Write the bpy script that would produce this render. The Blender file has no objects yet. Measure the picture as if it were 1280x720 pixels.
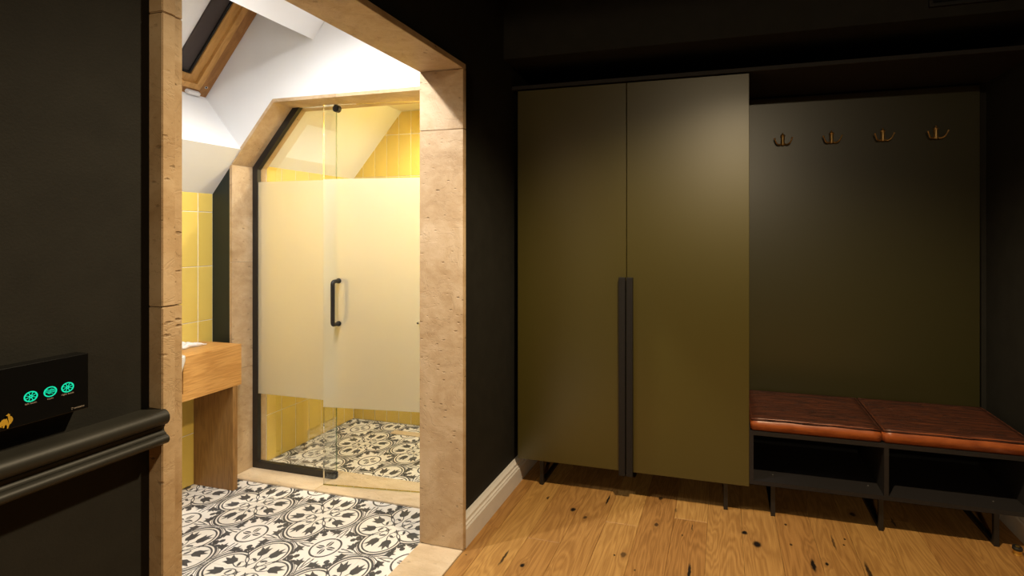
import bpy, bmesh, math, random
from mathutils import Vector, Matrix
random.seed(7)
SC = bpy.context.scene
COL = SC.collection
PI = math.pi

# ------------------------------------------------------------------ camera
cd = bpy.data.cameras.new('camera'); cam = bpy.data.objects.new('camera', cd); COL.objects.link(cam)
cam.location = (0, 0, 1.36)
cam.rotation_euler = (PI/2, 0, math.radians(14.73))
cd.sensor_fit = 'HORIZONTAL'; cd.sensor_width = 36.0
cd.lens = 36.0*621.8/1280
cd.shift_x = (640-741)/1280
cd.shift_y = -(360-292)/1280
cd.clip_start = 0.02
SC.camera = cam
# ------------------------------------------------------------------ world, exposure
w = bpy.data.worlds.new('world'); SC.world = w; w.use_nodes = True
w.node_tree.nodes['Background'].inputs[0].default_value = (0.01, 0.011, 0.013, 1)
w.node_tree.nodes['Background'].inputs[1].default_value = 0.3
vs = SC.view_settings
vs.view_transform = 'Standard'; vs.look = 'None'; vs.gamma = 1.0; vs.exposure = 0.0; vs.use_curve_mapping = False
# ------------------------------------------------------------------ lamps (each stands just under its downlight fitting)
WARM = (1.0, 0.79, 0.50); NEUT = (1.0, 0.98, 0.965); SHOW = (1.0, 0.95, 0.83)
LAMPS = [  # name, location, colour, watts, cone degrees, blend, radius, aim
    ('hall',   (0.12, 1.27, 2.64), WARM, 215, 128, 0.55, 0.040, None),
    ('hall',   (0.15, -2.60, 2.64), WARM, 125, 178, 0.03, 0.06, None),
    ('bath',   (-1.66, 1.46, 2.515), NEUT, 84, 172, 0.8, 0.025, None),
    ('bath',   (-1.56, 0.95, 2.53), NEUT, 96, 172, 0.8, 0.20, None),  # unseen soft fill lamp, added to even out the bathroom light
    ('shower', (-1.56, 2.74, 2.215), SHOW, 90, 174, 0.6, 0.04, None),
]
for nm, loc, colr, watts, cone, blend, rad, aim in LAMPS:
    ld = bpy.data.lights.new('light_'+nm, 'SPOT'); lo = bpy.data.objects.new('light_'+nm, ld); COL.objects.link(lo)
    lo.location = loc; ld.color = colr; ld.energy = watts; ld.spot_size = math.radians(cone); ld.spot_blend = blend
    ld.shadow_soft_size = rad

# ------------------------------------------------------------------ materials
MATS = {}
class NT:
    def __init__(s, name):
        s.m = bpy.data.materials.new(name); s.m.use_nodes = True; s.t = s.m.node_tree; s.n = s.t.nodes; s.l = s.t.links
        s.b = s.n['Principled BSDF']; s.out = s.n['Material Output']; MATS[name] = s.m
    def new(s, typ, **kw):
        nd = s.n.new(typ)
        for k, v in kw.items(): setattr(nd, k, v)
        return nd
    def link(s, a, b): s.l.new(a, b)
    def put(s, sock, v):
        if hasattr(v, 'links') or isinstance(v, bpy.types.NodeSocket): s.l.new(v, sock)
        else: sock.default_value = v
    def math(s, op, a, b=None, c=None, clamp=False):
        nd = s.new('ShaderNodeMath', operation=op, use_clamp=clamp); s.put(nd.inputs[0], a)
        if b is not None: s.put(nd.inputs[1], b)
        if c is not None: s.put(nd.inputs[2], c)
        return nd.outputs[0]
    def vmath(s, op, a, b=None):
        nd = s.new('ShaderNodeVectorMath', operation=op); s.put(nd.inputs[0], a)
        if b is not None: s.put(nd.inputs[1], b)
        return nd.outputs[1] if op in ('LENGTH', 'DISTANCE', 'DOT_PRODUCT') else nd.outputs[0]
    def pos(s): return s.new('ShaderNodeNewGeometry').outputs['Position']
    def rand(s): return s.new('ShaderNodeObjectInfo').outputs['Random']
    def noise(s, vec, scale, detail=3, rough=0.5, dist=0.0):
        nd = s.new('ShaderNodeTexNoise'); s.put(nd.inputs['Vector'], vec); nd.inputs['Scale'].default_value = scale
        nd.inputs['Detail'].default_value = detail; nd.inputs['Roughness'].default_value = rough; nd.inputs['Distortion'].default_value = dist
        return nd.outputs['Fac']
    def ramp(s, fac, stops):
        nd = s.new('ShaderNodeValToRGB'); s.put(nd.inputs[0], fac); e = nd.color_ramp.elements
        while len(e) < len(stops): e.new(0.5)
        for el, (p, c) in zip(e, stops): el.position = p; el.color = (*c, 1) if len(c) == 3 else c
        return nd.outputs[0]
    def mix(s, fac, a, b, typ='MIX'):
        nd = s.new('ShaderNodeMix', data_type='RGBA', blend_type=typ); s.put(nd.inputs[0], fac)
        s.put(nd.inputs[6], (*a, 1) if isinstance(a, tuple) and len(a) == 3 else a); s.put(nd.inputs[7], (*b, 1) if isinstance(b, tuple) and len(b) == 3 else b)
        return nd.outputs[2]
    def rng(s, v, a, b, c, d):
        nd = s.new('ShaderNodeMapRange', clamp=True); s.put(nd.inputs[0], v)
        for i, x in enumerate((a, b, c, d)): nd.inputs[i+1].default_value = x
        return nd.outputs[0]
    def bump(s, h, strength=0.2, dist=0.01):
        nd = s.new('ShaderNodeBump'); nd.inputs['Strength'].default_value = strength; nd.inputs['Distance'].default_value = dist
        s.put(nd.inputs['Height'], h); s.link(nd.outputs[0], s.b.inputs['Normal'])
    def base(s, c): s.put(s.b.inputs['Base Color'], (*c, 1) if isinstance(c, tuple) and len(c) == 3 else c)
    def set(s, rough=None, metal=None, spec=None):
        if rough is not None: s.put(s.b.inputs['Roughness'], rough)
        if metal is not None: s.b.inputs['Metallic'].default_value = metal
        if spec is not None: s.b.inputs['Specular IOR Level'].default_value = spec

def plain(name, c, rough=0.5, metal=0.0, spec=0.5, var=0.06, scale=30, bump=0.0, bscale=200):
    t = NT(name); p = t.pos()
    n = t.noise(p, scale, 4)
    a = tuple(min(1, x*(1-var)) for x in c); b = tuple(min(1, x*(1+var)) for x in c)
    t.base(t.ramp(n, [(0.3, a), (0.7, b)])); t.set(rough, metal, spec)
    if bump: t.bump(t.noise(p, bscale, 3), bump, 0.004)
    return t.m

plain('dark_paint', (0.0165, 0.0155, 0.0125), 0.7, 0, 0.18, 0.12, 14, 0.12, 260)
plain('dark_trim_paint', (0.022, 0.021, 0.017), 0.5, 0, 0.28, 0.1, 20, 0.05, 120)
plain('green_black_paint', (0.010, 0.016, 0.013), 0.5, 0, 0.4, 0.1, 14, 0.1, 200)
plain('white_paint', (0.80, 0.80, 0.80), 0.75, 0, 0.3, 0.015, 6, 0.06, 180)
plain('white_trim', (0.76, 0.72, 0.68), 0.45, 0, 0.4, 0.04, 12, 0.05, 90)
plain('ceiling_paint', (0.05, 0.046, 0.04), 0.8, 0, 0.2, 0.05, 10)
plain('grout', (0.88, 0.86, 0.78), 0.85, 0, 0.2, 0.05, 60)
plain('floor_grout', (0.62, 0.58, 0.52), 0.85, 0, 0.2, 0.05, 60)
plain('black_metal', (0.012, 0.011, 0.010), 0.45, 0.0, 0.5, 0.05, 60)
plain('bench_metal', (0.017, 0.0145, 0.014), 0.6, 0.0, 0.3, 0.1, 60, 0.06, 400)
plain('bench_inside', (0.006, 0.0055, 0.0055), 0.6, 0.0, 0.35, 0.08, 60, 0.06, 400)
plain('handle_black', (0.012, 0.011, 0.011), 0.55, 0.0, 0.3, 0.06, 60)
plain('gloss_black', (0.004, 0.004, 0.004), 0.22, 0.0, 0.25, 0.02, 60)
plain('rubber', (0.008, 0.008, 0.008), 0.6, 0, 0.4, 0.05, 60)
plain('brass', (0.75, 0.50, 0.12), 0.42, 1.0, 0.5, 0.05, 80)
plain('antique_brass', (0.52, 0.34, 0.13), 0.42, 0.75, 0.5, 0.25, 120)
plain('antique_dark', (0.05, 0.035, 0.02), 0.4, 0.8, 0.5, 0.2, 120)
plain('chrome', (0.8, 0.8, 0.8), 0.15, 1.0, 0.5, 0.02, 80)
plain('ceramic', (0.86, 0.86, 0.85), 0.12, 0, 0.5, 0.01, 20)
plain('cloth', (0.82, 0.81, 0.79), 0.95, 0, 0.1, 0.04, 90, 0.3, 400)
plain('white_plastic', (0.72, 0.70, 0.68), 0.4, 0, 0.4, 0.02, 50)
plain('cladding', (0.050, 0.036, 0.032), 0.4, 0.3, 0.5, 0.05, 50)
plain('blind_fabric', (0.90, 0.90, 0.90), 0.8, 0, 0.2, 0.01, 60)
plain('screw_steel', (0.75, 0.72, 0.68), 0.25, 0.9, 0.5, 0.02, 80)
plain('print_pale', (0.36, 0.30, 0.25), 0.6, 0, 0.3, 0.02, 80)
plain('print_gold', (0.50, 0.30, 0.03), 0.45, 0, 0.3, 0.03, 80)
plain('tile_white', (0.83, 0.81, 0.78), 0.38, 0, 0.45, 0.03, 9)
plain('tile_cream', (0.80, 0.775, 0.725), 0.38, 0, 0.45, 0.03, 9)
plain('tile_ink', (0.068, 0.070, 0.075), 0.42, 0, 0.4, 0.12, 25)
plain('yellow_paint', (0.72, 0.55, 0.15), 0.4, 0, 0.4, 0.05, 5)

def emit(name, c, s):
    t = NT(name); t.base((0, 0, 0)); t.b.inputs['Emission Color'].default_value = (*c, 1); t.b.inputs['Emission Strength'].default_value = s
emit('led_green', (0.0, 0.80, 0.42), 1.0)
emit('lamp_lens', (1.0, 0.90, 0.76), 1.5)

# satin olive lacquer
def olive(name, c, rough, metal):
    t = NT(name); p = t.pos()
    n = t.noise(p, 300, 2); n2 = t.noise(p, 3, 2)
    t.base(t.mix(t.math('MULTIPLY', n2, 0.25), c, tuple(x*0.8 for x in c)))
    t.set(t.rng(n, 0.3, 0.7, rough-0.03, rough+0.03), metal, 0.85); t.bump(n, 0.05, 0.001)
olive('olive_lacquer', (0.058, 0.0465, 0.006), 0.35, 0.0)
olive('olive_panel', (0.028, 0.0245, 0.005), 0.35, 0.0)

# yellow handmade wall tile
t = NT('yellow_tile'); p = t.pos()
r = t.rand()
t.base(t.mix(r, (0.73, 0.53, 0.115), (0.78, 0.575, 0.135)))
t.set(0.22, 0, 0.45)
pv = t.vmath('ADD', p, t.new('ShaderNodeCombineXYZ').outputs[0])
t.bump(t.noise(p, 14, 2, 0.5, 0.6), 0.22, 0.01)

# travertine
def travertine(name, c1, c2, c3, rough=0.55, axis=(1.0, 1.0, 3.0)):
    t = NT(name); p = t.pos(); r = t.rand()
    off = t.new('ShaderNodeCombineXYZ'); t.link(t.math('MULTIPLY', r, 3.7), off.inputs[0]); t.link(t.math('MULTIPLY', r, 9.1), off.inputs[2])
    p2 = t.vmath('MULTIPLY', t.vmath('ADD', p, off.outputs[0]), axis)
    n = t.noise(p2, 3.4, 6, 0.62, 1.4)
    fine = t.noise(p2, 26, 5, 0.65, 0.5)
    speck = t.noise(p, 160, 2, 0.6)
    colr = t.ramp(n, [(0.30, c1), (0.50, c2), (0.72, c3)])
    colr = t.mix(t.rng(fine, 0.45, 0.75, 0, 0.45), colr, c3)
    colr = t.mix(t.rng(speck, 0.30, 0.36, 0.35, 0.0), colr, tuple(x*0.5 for x in c1))
    # pits, stretched along the bedding
    vor = t.new('ShaderNodeTexVoronoi'); t.link(t.vmath('MULTIPLY', p2, (1, 1, 1.6)), vor.inputs['Vector']); vor.inputs['Scale'].default_value = 21; vor.inputs['Randomness'].default_value = 1
    gate = t.rng(t.noise(p2, 4.0, 2), 0.42, 0.56, 0, 1)
    wob = t.math('ADD', vor.outputs['Distance'], t.math('MULTIPLY', t.math('SUBTRACT', fine, 0.5), 0.55))
    pit = t.math('MULTIPLY', t.rng(wob, 0.06, 0.17, 1, 0), gate)
    colr = t.mix(t.math('MULTIPLY', pit, 0.42), colr, tuple(x*0.42 for x in c1))
    ridge = t.math('ABSOLUTE', t.math('SUBTRACT', t.noise(p2, 5.5, 5, 0.6, 1.0), 0.5))
    vein = t.rng(ridge, 0.0, 0.018, 1, 0)
    colr = t.mix(t.math('MULTIPLY', vein, 0.13), colr, tuple(x*0.62 for x in c1))
    t.base(colr); t.set(rough, 0, 0.35)
    h = t.math('SUBTRACT', t.math('MULTIPLY', fine, 0.35), t.math('ADD', pit, t.math('MULTIPLY', vein, 0.12)))
    t.bump(h, 0.55, 0.006)
travertine('travertine', (0.40, 0.262, 0.135), (0.50, 0.35, 0.20), (0.62, 0.47, 0.30), .55, (1.0, 1.0, 1.35))
travertine('travertine_floor', (0.54, 0.405, 0.25), (0.64, 0.50, 0.33), (0.72, 0.59, 0.42), 0.45, (0.7, 2.0, 1.0))

# oak: straight-grained furniture timber, grain along world Y
def oak(name, c1, c2, stretch, rough=0.42, ring=55.0):
    t = NT(name); p = t.pos(); r = t.rand()
    off = t.new('ShaderNodeCombineXYZ')
    for i, k in enumerate((5.3, 2.1, 7.7)): t.link(t.math('MULTIPLY', r, k), off.inputs[i])
    q = t.vmath('MULTIPLY', t.vmath('ADD', p, off.outputs[0]), stretch)
    n = t.noise(q, 3.0, 4, 0.55, 0.4)
    s = t.math('SINE', t.math('MULTIPLY', n, ring))
    f = t.noise(q, 40, 3, 0.6)
    v = t.math('ADD', t.math('MULTIPLY', s, 0.22), t.math('ADD', t.math('MULTIPLY', f, 0.6), 0.2))
    t.base(t.ramp(v, [(0.2, c1), (0.75, c2)])); t.set(rough, 0, 0.4); t.bump(f, 0.08, 0.003)
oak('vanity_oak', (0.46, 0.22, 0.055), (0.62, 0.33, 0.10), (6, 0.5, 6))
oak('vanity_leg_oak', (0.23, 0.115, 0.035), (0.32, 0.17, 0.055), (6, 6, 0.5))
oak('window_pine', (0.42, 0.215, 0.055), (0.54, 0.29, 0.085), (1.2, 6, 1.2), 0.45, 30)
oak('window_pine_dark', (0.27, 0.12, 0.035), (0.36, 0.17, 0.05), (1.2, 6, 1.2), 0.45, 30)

# oak floorboards with knots and shakes
KNOTS = [  # x, y, rx, ry, strength
 (-0.718,2.346,.013,.017,1),(-0.642,2.296,.008,.012,.8),(-0.797,1.899,.010,.012,1),(-0.874,2.416,.005,.016,.9),(-0.892,1.926,.006,.050,.9),
 (-1.055,1.900,.004,.004,.9),(-0.303,2.324,.009,.016,.8),(-0.411,2.071,.012,.018,.7),(-0.448,2.057,.005,.006,1),(-0.571,2.476,.005,.050,1),
 (-0.313,2.559,.010,.014,.9),(-0.180,2.272,.004,.008,.8),(-0.141,2.339,.003,.030,.8),(-0.134,2.032,.006,.050,1),(0.093,2.363,.013,.014,1),
 (-0.226,2.468,.006,.020,.5),(-0.346,1.988,.005,.006,.8),(0.142,2.289,.017,.022,1),(0.280,2.477,.006,.008,.9),(0.285,2.324,.006,.008,.9),
 (0.356,2.202,.009,.040,1),(0.412,2.226,.007,.010,1),(0.468,2.388,.005,.050,.7),(0.521,2.426,.005,.007,1),(0.509,2.381,.005,.006,1),
 (0.565,2.215,.008,.060,.9),(0.604,2.650,.013,.018,.9),(0.773,2.625,.006,.040,.8),(-0.35,1.30,.014,.02,1),(0.45,1.5,.013,.02,1),(-0.6,0.9,.012,.02,1)]
t = NT('oak_floor'); p = t.pos(); r = t.rand()
sep = t.new('ShaderNodeSeparateXYZ'); t.link(p, sep.inputs[0])
flat = t.new('ShaderNodeCombineXYZ'); t.link(sep.outputs[0], flat.inputs[0]); t.link(sep.outputs[1], flat.inputs[1]); fl = flat.outputs[0]
warp = t.math('MULTIPLY', t.math('SUBTRACT', t.noise(fl, 45, 2), 0.5), 0.012)
wv = t.new('ShaderNodeCombineXYZ'); t.link(warp, wv.inputs[0]); t.link(warp, wv.inputs[1]); flw = t.vmath('ADD', fl, wv.outputs[0])
dark = 0.0; halo = 0.0
for (kx, ky, rx, ry, st) in KNOTS:
    d = t.vmath('LENGTH', t.vmath('MULTIPLY', t.vmath('SUBTRACT', flw, (kx, ky, 0)), (1/rx, 1/ry, 0)))
    dark = t.math('MAXIMUM', dark, t.math('MULTIPLY', t.rng(d, 0.65, 1.25, 1, 0), st))
    if rx > 0.0065:
        d2 = t.vmath('LENGTH', t.vmath('MULTIPLY', t.vmath('SUBTRACT', fl, (kx, ky, 0)), (1/(rx*3.4), 1/(ry*5.0), 0)))
        halo = t.math('MAXIMUM', halo, t.math('MULTIPLY', t.rng(d2, 0.1, 1.0, 1, 0), st))
off = t.new('ShaderNodeCombineXYZ'); t.link(t.math('MULTIPLY', r, 31.0), off.inputs[0]); t.link(t.math('MULTIPLY', r, 17.0), off.inputs[1])
q = t.vmath('ADD', fl, off.outputs[0])
low = t.noise(t.vmath('MULTIPLY', q, (5.5, 0.75, 1)), 1.6, 3, 0.5, 0.5)
rings = t.math('ADD', t.math('MULTIPLY', low, 90.0), t.math('MULTIPLY', halo, 9.0))
sn = t.math('SINE', rings)
fine = t.noise(t.vmath('MULTIPLY', q, (95, 3.0, 1)), 2.0, 4, 0.6)
tone = t.noise(t.vmath('MULTIPLY', q, (3, 0.6, 1)), 1.2, 2)
v = t.math('ADD', t.math('MULTIPLY', sn, 0.13), t.math('MULTIPLY', fine, 0.75))
light = t.ramp(v, [(0.15, (0.37, 0.185, 0.050)), (0.62, (0.56, 0.315, 0.095))])
darkw = t.ramp(v, [(0.15, (0.25, 0.112, 0.030)), (0.62, (0.42, 0.205, 0.058))])
base = t.mix(t.rng(t.math('ADD', t.math('MULTIPLY', r, 1.0), t.math('MULTIPLY', tone, 0.4)), 0.30, 1.25, 0, 1), light, darkw)
base = t.mix(t.math('MULTIPLY', halo, 0.40), base, (0.22, 0.10, 0.03))
base = t.mix(dark, base, (0.012, 0.008, 0.006))
t.base(base); t.set(0.42, 0, 0.35)
t.bump(t.math('SUBTRACT', fine, dark), 0.10, 0.003)

# worn leather with creases running along X
t = NT('leather'); p = t.pos()
q = t.vmath('MULTIPLY', p, (3.2, 36, 9))
n = t.noise(q, 2.2, 5, 0.65, 0.8); g = t.noise(p, 90, 4, 0.6); big = t.noise(p, 6, 3)
ridge = t.math('ABSOLUTE', t.math('SUBTRACT', t.noise(t.vmath('MULTIPLY', p, (2.4, 30, 9)), 1.6, 4, 0.6, 0.5), 0.5))
crack = t.rng(ridge, 0.0, 0.022, 1, 0)
colr = t.ramp(n, [(0.34, (0.034, 0.010, 0.005)), (0.52, (0.078, 0.021, 0.009)), (0.72, (0.16, 0.044, 0.015))])
colr = t.mix(t.math('MULTIPLY', big, 0.4), colr, (0.045, 0.013, 0.006))
colr = t.mix(t.math('MULTIPLY', crack, 0.8), colr, (0.010, 0.004, 0.003))
t.base(colr); t.set(t.rng(g, 0.3, 0.7, 0.48, 0.66), 0, 0.28)
t.bump(t.math('SUBTRACT', t.math('ADD', t.math('MULTIPLY', n, 0.5), t.math('MULTIPLY', g, 0.25)), crack), 0.7, 0.008)
t = NT('leather_edge'); p = t.pos()
n = t.noise(t.vmath('MULTIPLY', p, (7, 7, 22)), 2.2, 4, 0.6)
t.base(t.ramp(n, [(0.3, (0.25, 0.058, 0.014)), (0.7, (0.40, 0.105, 0.026))])); t.set(0.38, 0, 0.5); t.bump(n, 0.2, 0.004)

# glass
def glass(name, tint, gloss=1.0):
    t = NT(name); t.n.remove(t.b)
    tr = t.new('ShaderNodeBsdfTransparent'); tr.inputs[0].default_value = (*tint, 1)
    gl = t.new('ShaderNodeBsdfGlossy'); gl.inputs['Roughness'].default_value = 0.02
    fr = t.new('ShaderNodeFresnel'); fr.inputs[0].default_value = 1.45
    mx = t.new('ShaderNodeMixShader'); t.link(t.math('MULTIPLY', fr.outputs[0], gloss), mx.inputs[0]); t.link(tr.outputs[0], mx.inputs[1]); t.link(gl.outputs[0], mx.inputs[2])
    t.link(mx.outputs[0], t.out.inputs[0])
glass('clear_glass', (0.975, 0.985, 0.970), 0.3)
glass('glass_edge', (0.50, 0.62, 0.48), 1.0)
t = NT('frosted_film'); t.n.remove(t.b)
tl = t.new('ShaderNodeBsdfTranslucent'); tl.inputs[0].default_value = (0.95, 0.93, 0.84, 1)
df = t.new('ShaderNodeBsdfDiffuse'); df.inputs[0].default_value = (0.90, 0.895, 0.84, 1)
rf = t.new('ShaderNodeBsdfRefraction'); rf.inputs[0].default_value = (0.97, 0.97, 0.95, 1); rf.inputs['Roughness'].default_value = 0.30; rf.inputs['IOR'].default_value = 1.35
m1 = t.new('ShaderNodeMixShader'); m1.inputs[0].default_value = 0.42; t.link(tl.outputs[0], m1.inputs[1]); t.link(df.outputs[0], m1.inputs[2])
m2 = t.new('ShaderNodeMixShader'); m2.inputs[0].default_value = 0.56; t.link(m1.outputs[0], m2.inputs[1]); t.link(rf.outputs[0], m2.inputs[2])
t.link(m2.outputs[0], t.out.inputs[0])

# perforated metal
t = NT('perforated_metal'); p = t.pos()
vor = t.new('ShaderNodeTexVoronoi'); vor.inputs['Scale'].default_value = 55; vor.inputs['Randomness'].default_value = 0; t.link(p, vor.inputs['Vector'])
t.base(t.ramp(vor.outputs['Distance'], [(0.28, (0.05, 0.045, 0.03)), (0.34, (0.75, 0.70, 0.56))])); t.set(0.45, 0.2, 0.4)

M = MATS
# ------------------------------------------------------------------ mesh helpers
def link(name, me, parent=None, mats=None):
    o = bpy.data.objects.new(name, me); COL.objects.link(o)
    if mats:
        for m in (mats if isinstance(mats, (list, tuple)) else [mats]): me.materials.append(M[m])
    if parent is not None: o.parent = parent; o.matrix_parent_inverse = Matrix.Translation(parent.location).inverted() if False else Matrix()
    return o
def fin(name, bm, mats, parent=None, smooth=False, kind=None, world=True, recalc=True):
    """Link a bmesh given in world coordinates; under a parent it is shifted to the parent's origin."""
    if recalc: bmesh.ops.recalc_face_normals(bm, faces=bm.faces)
    if parent is not None and world:
        pl = parent.location + (parent.parent.location if parent.parent else Vector())
        bmesh.ops.translate(bm, verts=bm.verts, vec=-pl)
    if smooth:
        for f in bm.faces: f.smooth = True
    me = bpy.data.meshes.new(name); bm.to_mesh(me); bm.free()
    o = link(name, me, parent, mats)
    if smooth == 'auto' and hasattr(me, 'set_sharp_from_angle'): me.set_sharp_from_angle(angle=math.radians(35))
    if kind: o['kind'] = kind
    return o
def B(): return bmesh.new()
def box(bm, x0, x1, y0, y1, z0, z1, bevel=0.0, seg=2, mat=0):
    r = bmesh.ops.create_cube(bm, size=1.0); vs_ = r['verts']
    for v in vs_: v.co = Vector((x0+(v.co.x+.5)*(x1-x0), y0+(v.co.y+.5)*(y1-y0), z0+(v.co.z+.5)*(z1-z0)))
    fs = list({f for v in vs_ for f in v.link_faces})
    for f in fs: f.material_index = mat
    if bevel > 0:
        es = list({e for v in vs_ for e in v.link_edges})
        bmesh.ops.bevel(bm, geom=es, offset=bevel, segments=seg, affect='EDGES', profile=0.5, clamp_overlap=True)
    return bm
def prism(bm, pts, ext, mat=0):
    """Close a planar polygon of 3D points and extrude it by the vector ext."""
    ext = Vector(ext); a = [bm.verts.new(p) for p in pts]; b = [bm.verts.new(Vector(p)+ext) for p in pts]; n = len(pts)
    fs = [bm.faces.new(a), bm.faces.new(b[::-1])]
    for i in range(n): fs.append(bm.faces.new((a[i], b[i], b[(i+1) % n], a[(i+1) % n])))
    for f in fs: f.material_index = mat
    return bm
def tube(bm, pts, rad, seg=12, mat=0, cap=True):
    pts = [Vector(p) for p in pts]; n = len(pts); rings = []
    up = Vector((0, 0, 1))
    for i, p in enumerate(pts):
        d = (pts[min(i+1, n-1)]-pts[max(i-1, 0)]).normalized()
        if i == 0:
            u = d.cross(up if abs(d.z) < 0.9 else Vector((1, 0, 0))).normalized()
        else:
            u = (u - d*u.dot(d)).normalized()
        v = d.cross(u); r = rad[i] if isinstance(rad, (list, tuple)) else rad
        rings.append([bm.verts.new(p+(u*math.cos(2*PI*k/seg)+v*math.sin(2*PI*k/seg))*r) for k in range(seg)])
    for i in range(n-1):
        for k in range(seg):
            f = bm.faces.new((rings[i][k], rings[i][(k+1) % seg], rings[i+1][(k+1) % seg], rings[i+1][k])); f.material_index = mat
    if cap:
        bm.faces.new(rings[0][::-1]).material_index = mat; bm.faces.new(rings[-1]).material_index = mat
    return bm
def lathe(bm, prof, centre, axis='z', seg=24, mat=0):
    c = Vector(centre); rings = []
    for (r, h) in prof:
        ring = []
        for k in range(seg):
            a = 2*PI*k/seg; x, y = r*math.cos(a), r*math.sin(a)
            q = Vector((x, y, h)) if axis == 'z' else (Vector((x, h, y)) if axis == 'y' else Vector((h, x, y)))
            ring.append(bm.verts.new(c+q))
        rings.append(ring)
    for i in range(len(rings)-1):
        for k in range(seg):
            bm.faces.new((rings[i][k], rings[i][(k+1) % seg], rings[i+1][(k+1) % seg], rings[i+1][k])).material_index = mat
    bm.faces.new(rings[0][::-1]).material_index = mat; bm.faces.new(rings[-1]).material_index = mat
    return bm
def bez(p0, p1, p2, p3, n=10):
    out = []
    for i in range(n+1):
        t_ = i/n; a = (1-t_)**3; b = 3*(1-t_)**2*t_; c = 3*(1-t_)*t_*t_; d = t_**3
        out.append(tuple(a*p0[k]+b*p1[k]+c*p2[k]+d*p3[k] for k in range(len(p0))))
    return out
def empty(name, loc):
    o = bpy.data.objects.new(name, None); COL.objects.link(o); o.location = loc; o.empty_display_size = 0.05
    return o
def tag(o, label, cat, group=None):
    o['label'] = label; o['category'] = cat
    if group: o['group'] = group
    return o
def thing(name, loc, label, cat, group=None): return tag(empty(name, loc), label, cat, group)
def struct(o): o['kind'] = 'structure'; return o
def clip2(poly, a, b, c):
    """keep the side a*x+b*y <= c of a 2D polygon"""
    out = []
    for i in range(len(poly)):
        p, q_ = poly[i], poly[(i+1) % len(poly)]
        dp, dq = a*p[0]+b*p[1]-c, a*q_[0]+b*q_[1]-c
        if dp <= 1e-9: out.append(p)
        if (dp < -1e-9 and dq > 1e-9) or (dp > 1e-9 and dq < -1e-9):
            s_ = dp/(dp-dq); out.append((p[0]+s_*(q_[0]-p[0]), p[1]+s_*(q_[1]-p[1])))
    return out

# ------------------------------------------------------------------ key planes (metres)
XA = -1.110            # hall face of the doorway wall
XS = -1.075            # face of the travertine lining, proud of the wall
XI = -1.287            # bathroom face of that wall
YJ0, YJ1 = 0.777, 1.913   # clear opening of the doorway
ZL = 2.066             # underside of the doorway lintel
YF = 2.49              # wardrobe front
YB = 2.985             # wall behind the wardrobe
XR = 1.305             # right hall wall
YH0 = -3.4             # hall end behind the camera
ZC = 2.68              # hall ceiling
YS, YS2 = 2.164, 2.372 # shower partition, front and back
XK, XKS = -2.78, -2.632   # knee walls: bathroom, shower
YT = 3.092             # shower back wall
ZB = 2.55              # bathroom ceiling
def roof_x(z): return -2.78+(z-1.585)/1.17
def roof_z(x): return 1.585+1.17*(x+2.78)

# ------------------------------------------------------------------ hall shell
def slab(name, *a, mat, parent=None, bevel=0.0):
    return struct(fin(name, box(B(), *a, bevel=bevel), mat, parent))
bm = B()
box(bm, XI+.012, XA, YH0, YJ0-.041, 0, ZC); box(bm, XI+.012, XA, YJ1+.024, YB+.15, 0, ZC); box(bm, XI+.012, XA, YJ0-.041, YJ1+.024, ZL+.024, ZC)
struct(fin('wall_left', bm, 'dark_paint'))
slab('wall_back', XA, XR+.12, YB, YB+.12, 0, ZC, mat='dark_paint')
slab('wall_right', XR, XR+.12, YH0, YB, 0, ZC, mat='dark_paint')
slab('wall_front', XI, XR+.12, YH0-.12, YH0, 0, ZC, mat='dark_paint')
slab('ceiling', XI+.012, XR+.12, YH0-.12, YB+.12, ZC, ZC+.1, mat='ceiling_paint')
slab('trim_1', XA, XR, 2.392, YB, 2.268, ZC, mat='dark_paint')      # bulkhead over the wardrobe

# oak floor: boards run away from the camera
sub = slab('floor', XS-.003, XR, YH0, YB, -.05, -.012, mat='rubber')
pitch = 0.1552; x0 = -1.0045-pitch
joints = {0: [2.114], 1: [.62], 2: [2.079, .5], 3: [1.2], 4: [2.289, .8], 5: [1.45], 6: [2.401, .75], 7: [1.1], 8: [1.65], 9: [.9], 10: [1.4], 11: [1.95, .5], 12: [2.64, 1.2], 13: [1.6], 14: [2.2], 15: [1.3]}
for i in range(16):
    xa, xb = x0+i*pitch, x0+(i+1)*pitch
    xa = max(xa, XS-.003); xb = min(xb, XR)
    if xb-xa < .01: continue
    ys = [YH0] + sorted([-.5-(i*37 % 7)*.2, ] + joints.get(i, [1.0])) + [YB]
    for a, b in zip(ys[:-1], ys[1:]):
        bm = box(B(), xa+.0004, xb-.0004, a+.0004, b-.0004, -.012, 0)
        top = [e for e in bm.edges if all(v.co.z > -.001 for v in e.verts)]
        bmesh.ops.bevel(bm, geom=top, offset=.0011, segments=1, affect='EDGES')
        fin('floor_board', bm, 'oak_floor', sub)

# baseboards
def baseboard(name, path, prof, mat, ext):
    bm = B(); prism(bm, path(prof), ext); return struct(fin(name, bm, mat))
prof = [(0, 0), (.034, 0), (.034, .080), (.029, .087), (.029, .093), (.022, .098), (.022, .111), (.013, .119), (.009, .126), (0, .126)]
baseboard('baseboard_left', lambda pr: [(XA+a, YJ1+.0245, z) for a, z in pr], prof, 'white_trim', (0, YB-YJ1-.025, 0))
baseboard('baseboard_front', lambda pr: [(XA+a, YH0, z) for a, z in pr], prof, 'white_trim', (0, YJ0-.042-YH0, 0))
baseboard('baseboard_right', lambda pr: [(XR-a, YH0, z) for a, z in pr], prof, 'white_trim', (0, YB-YH0, 0))

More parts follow.
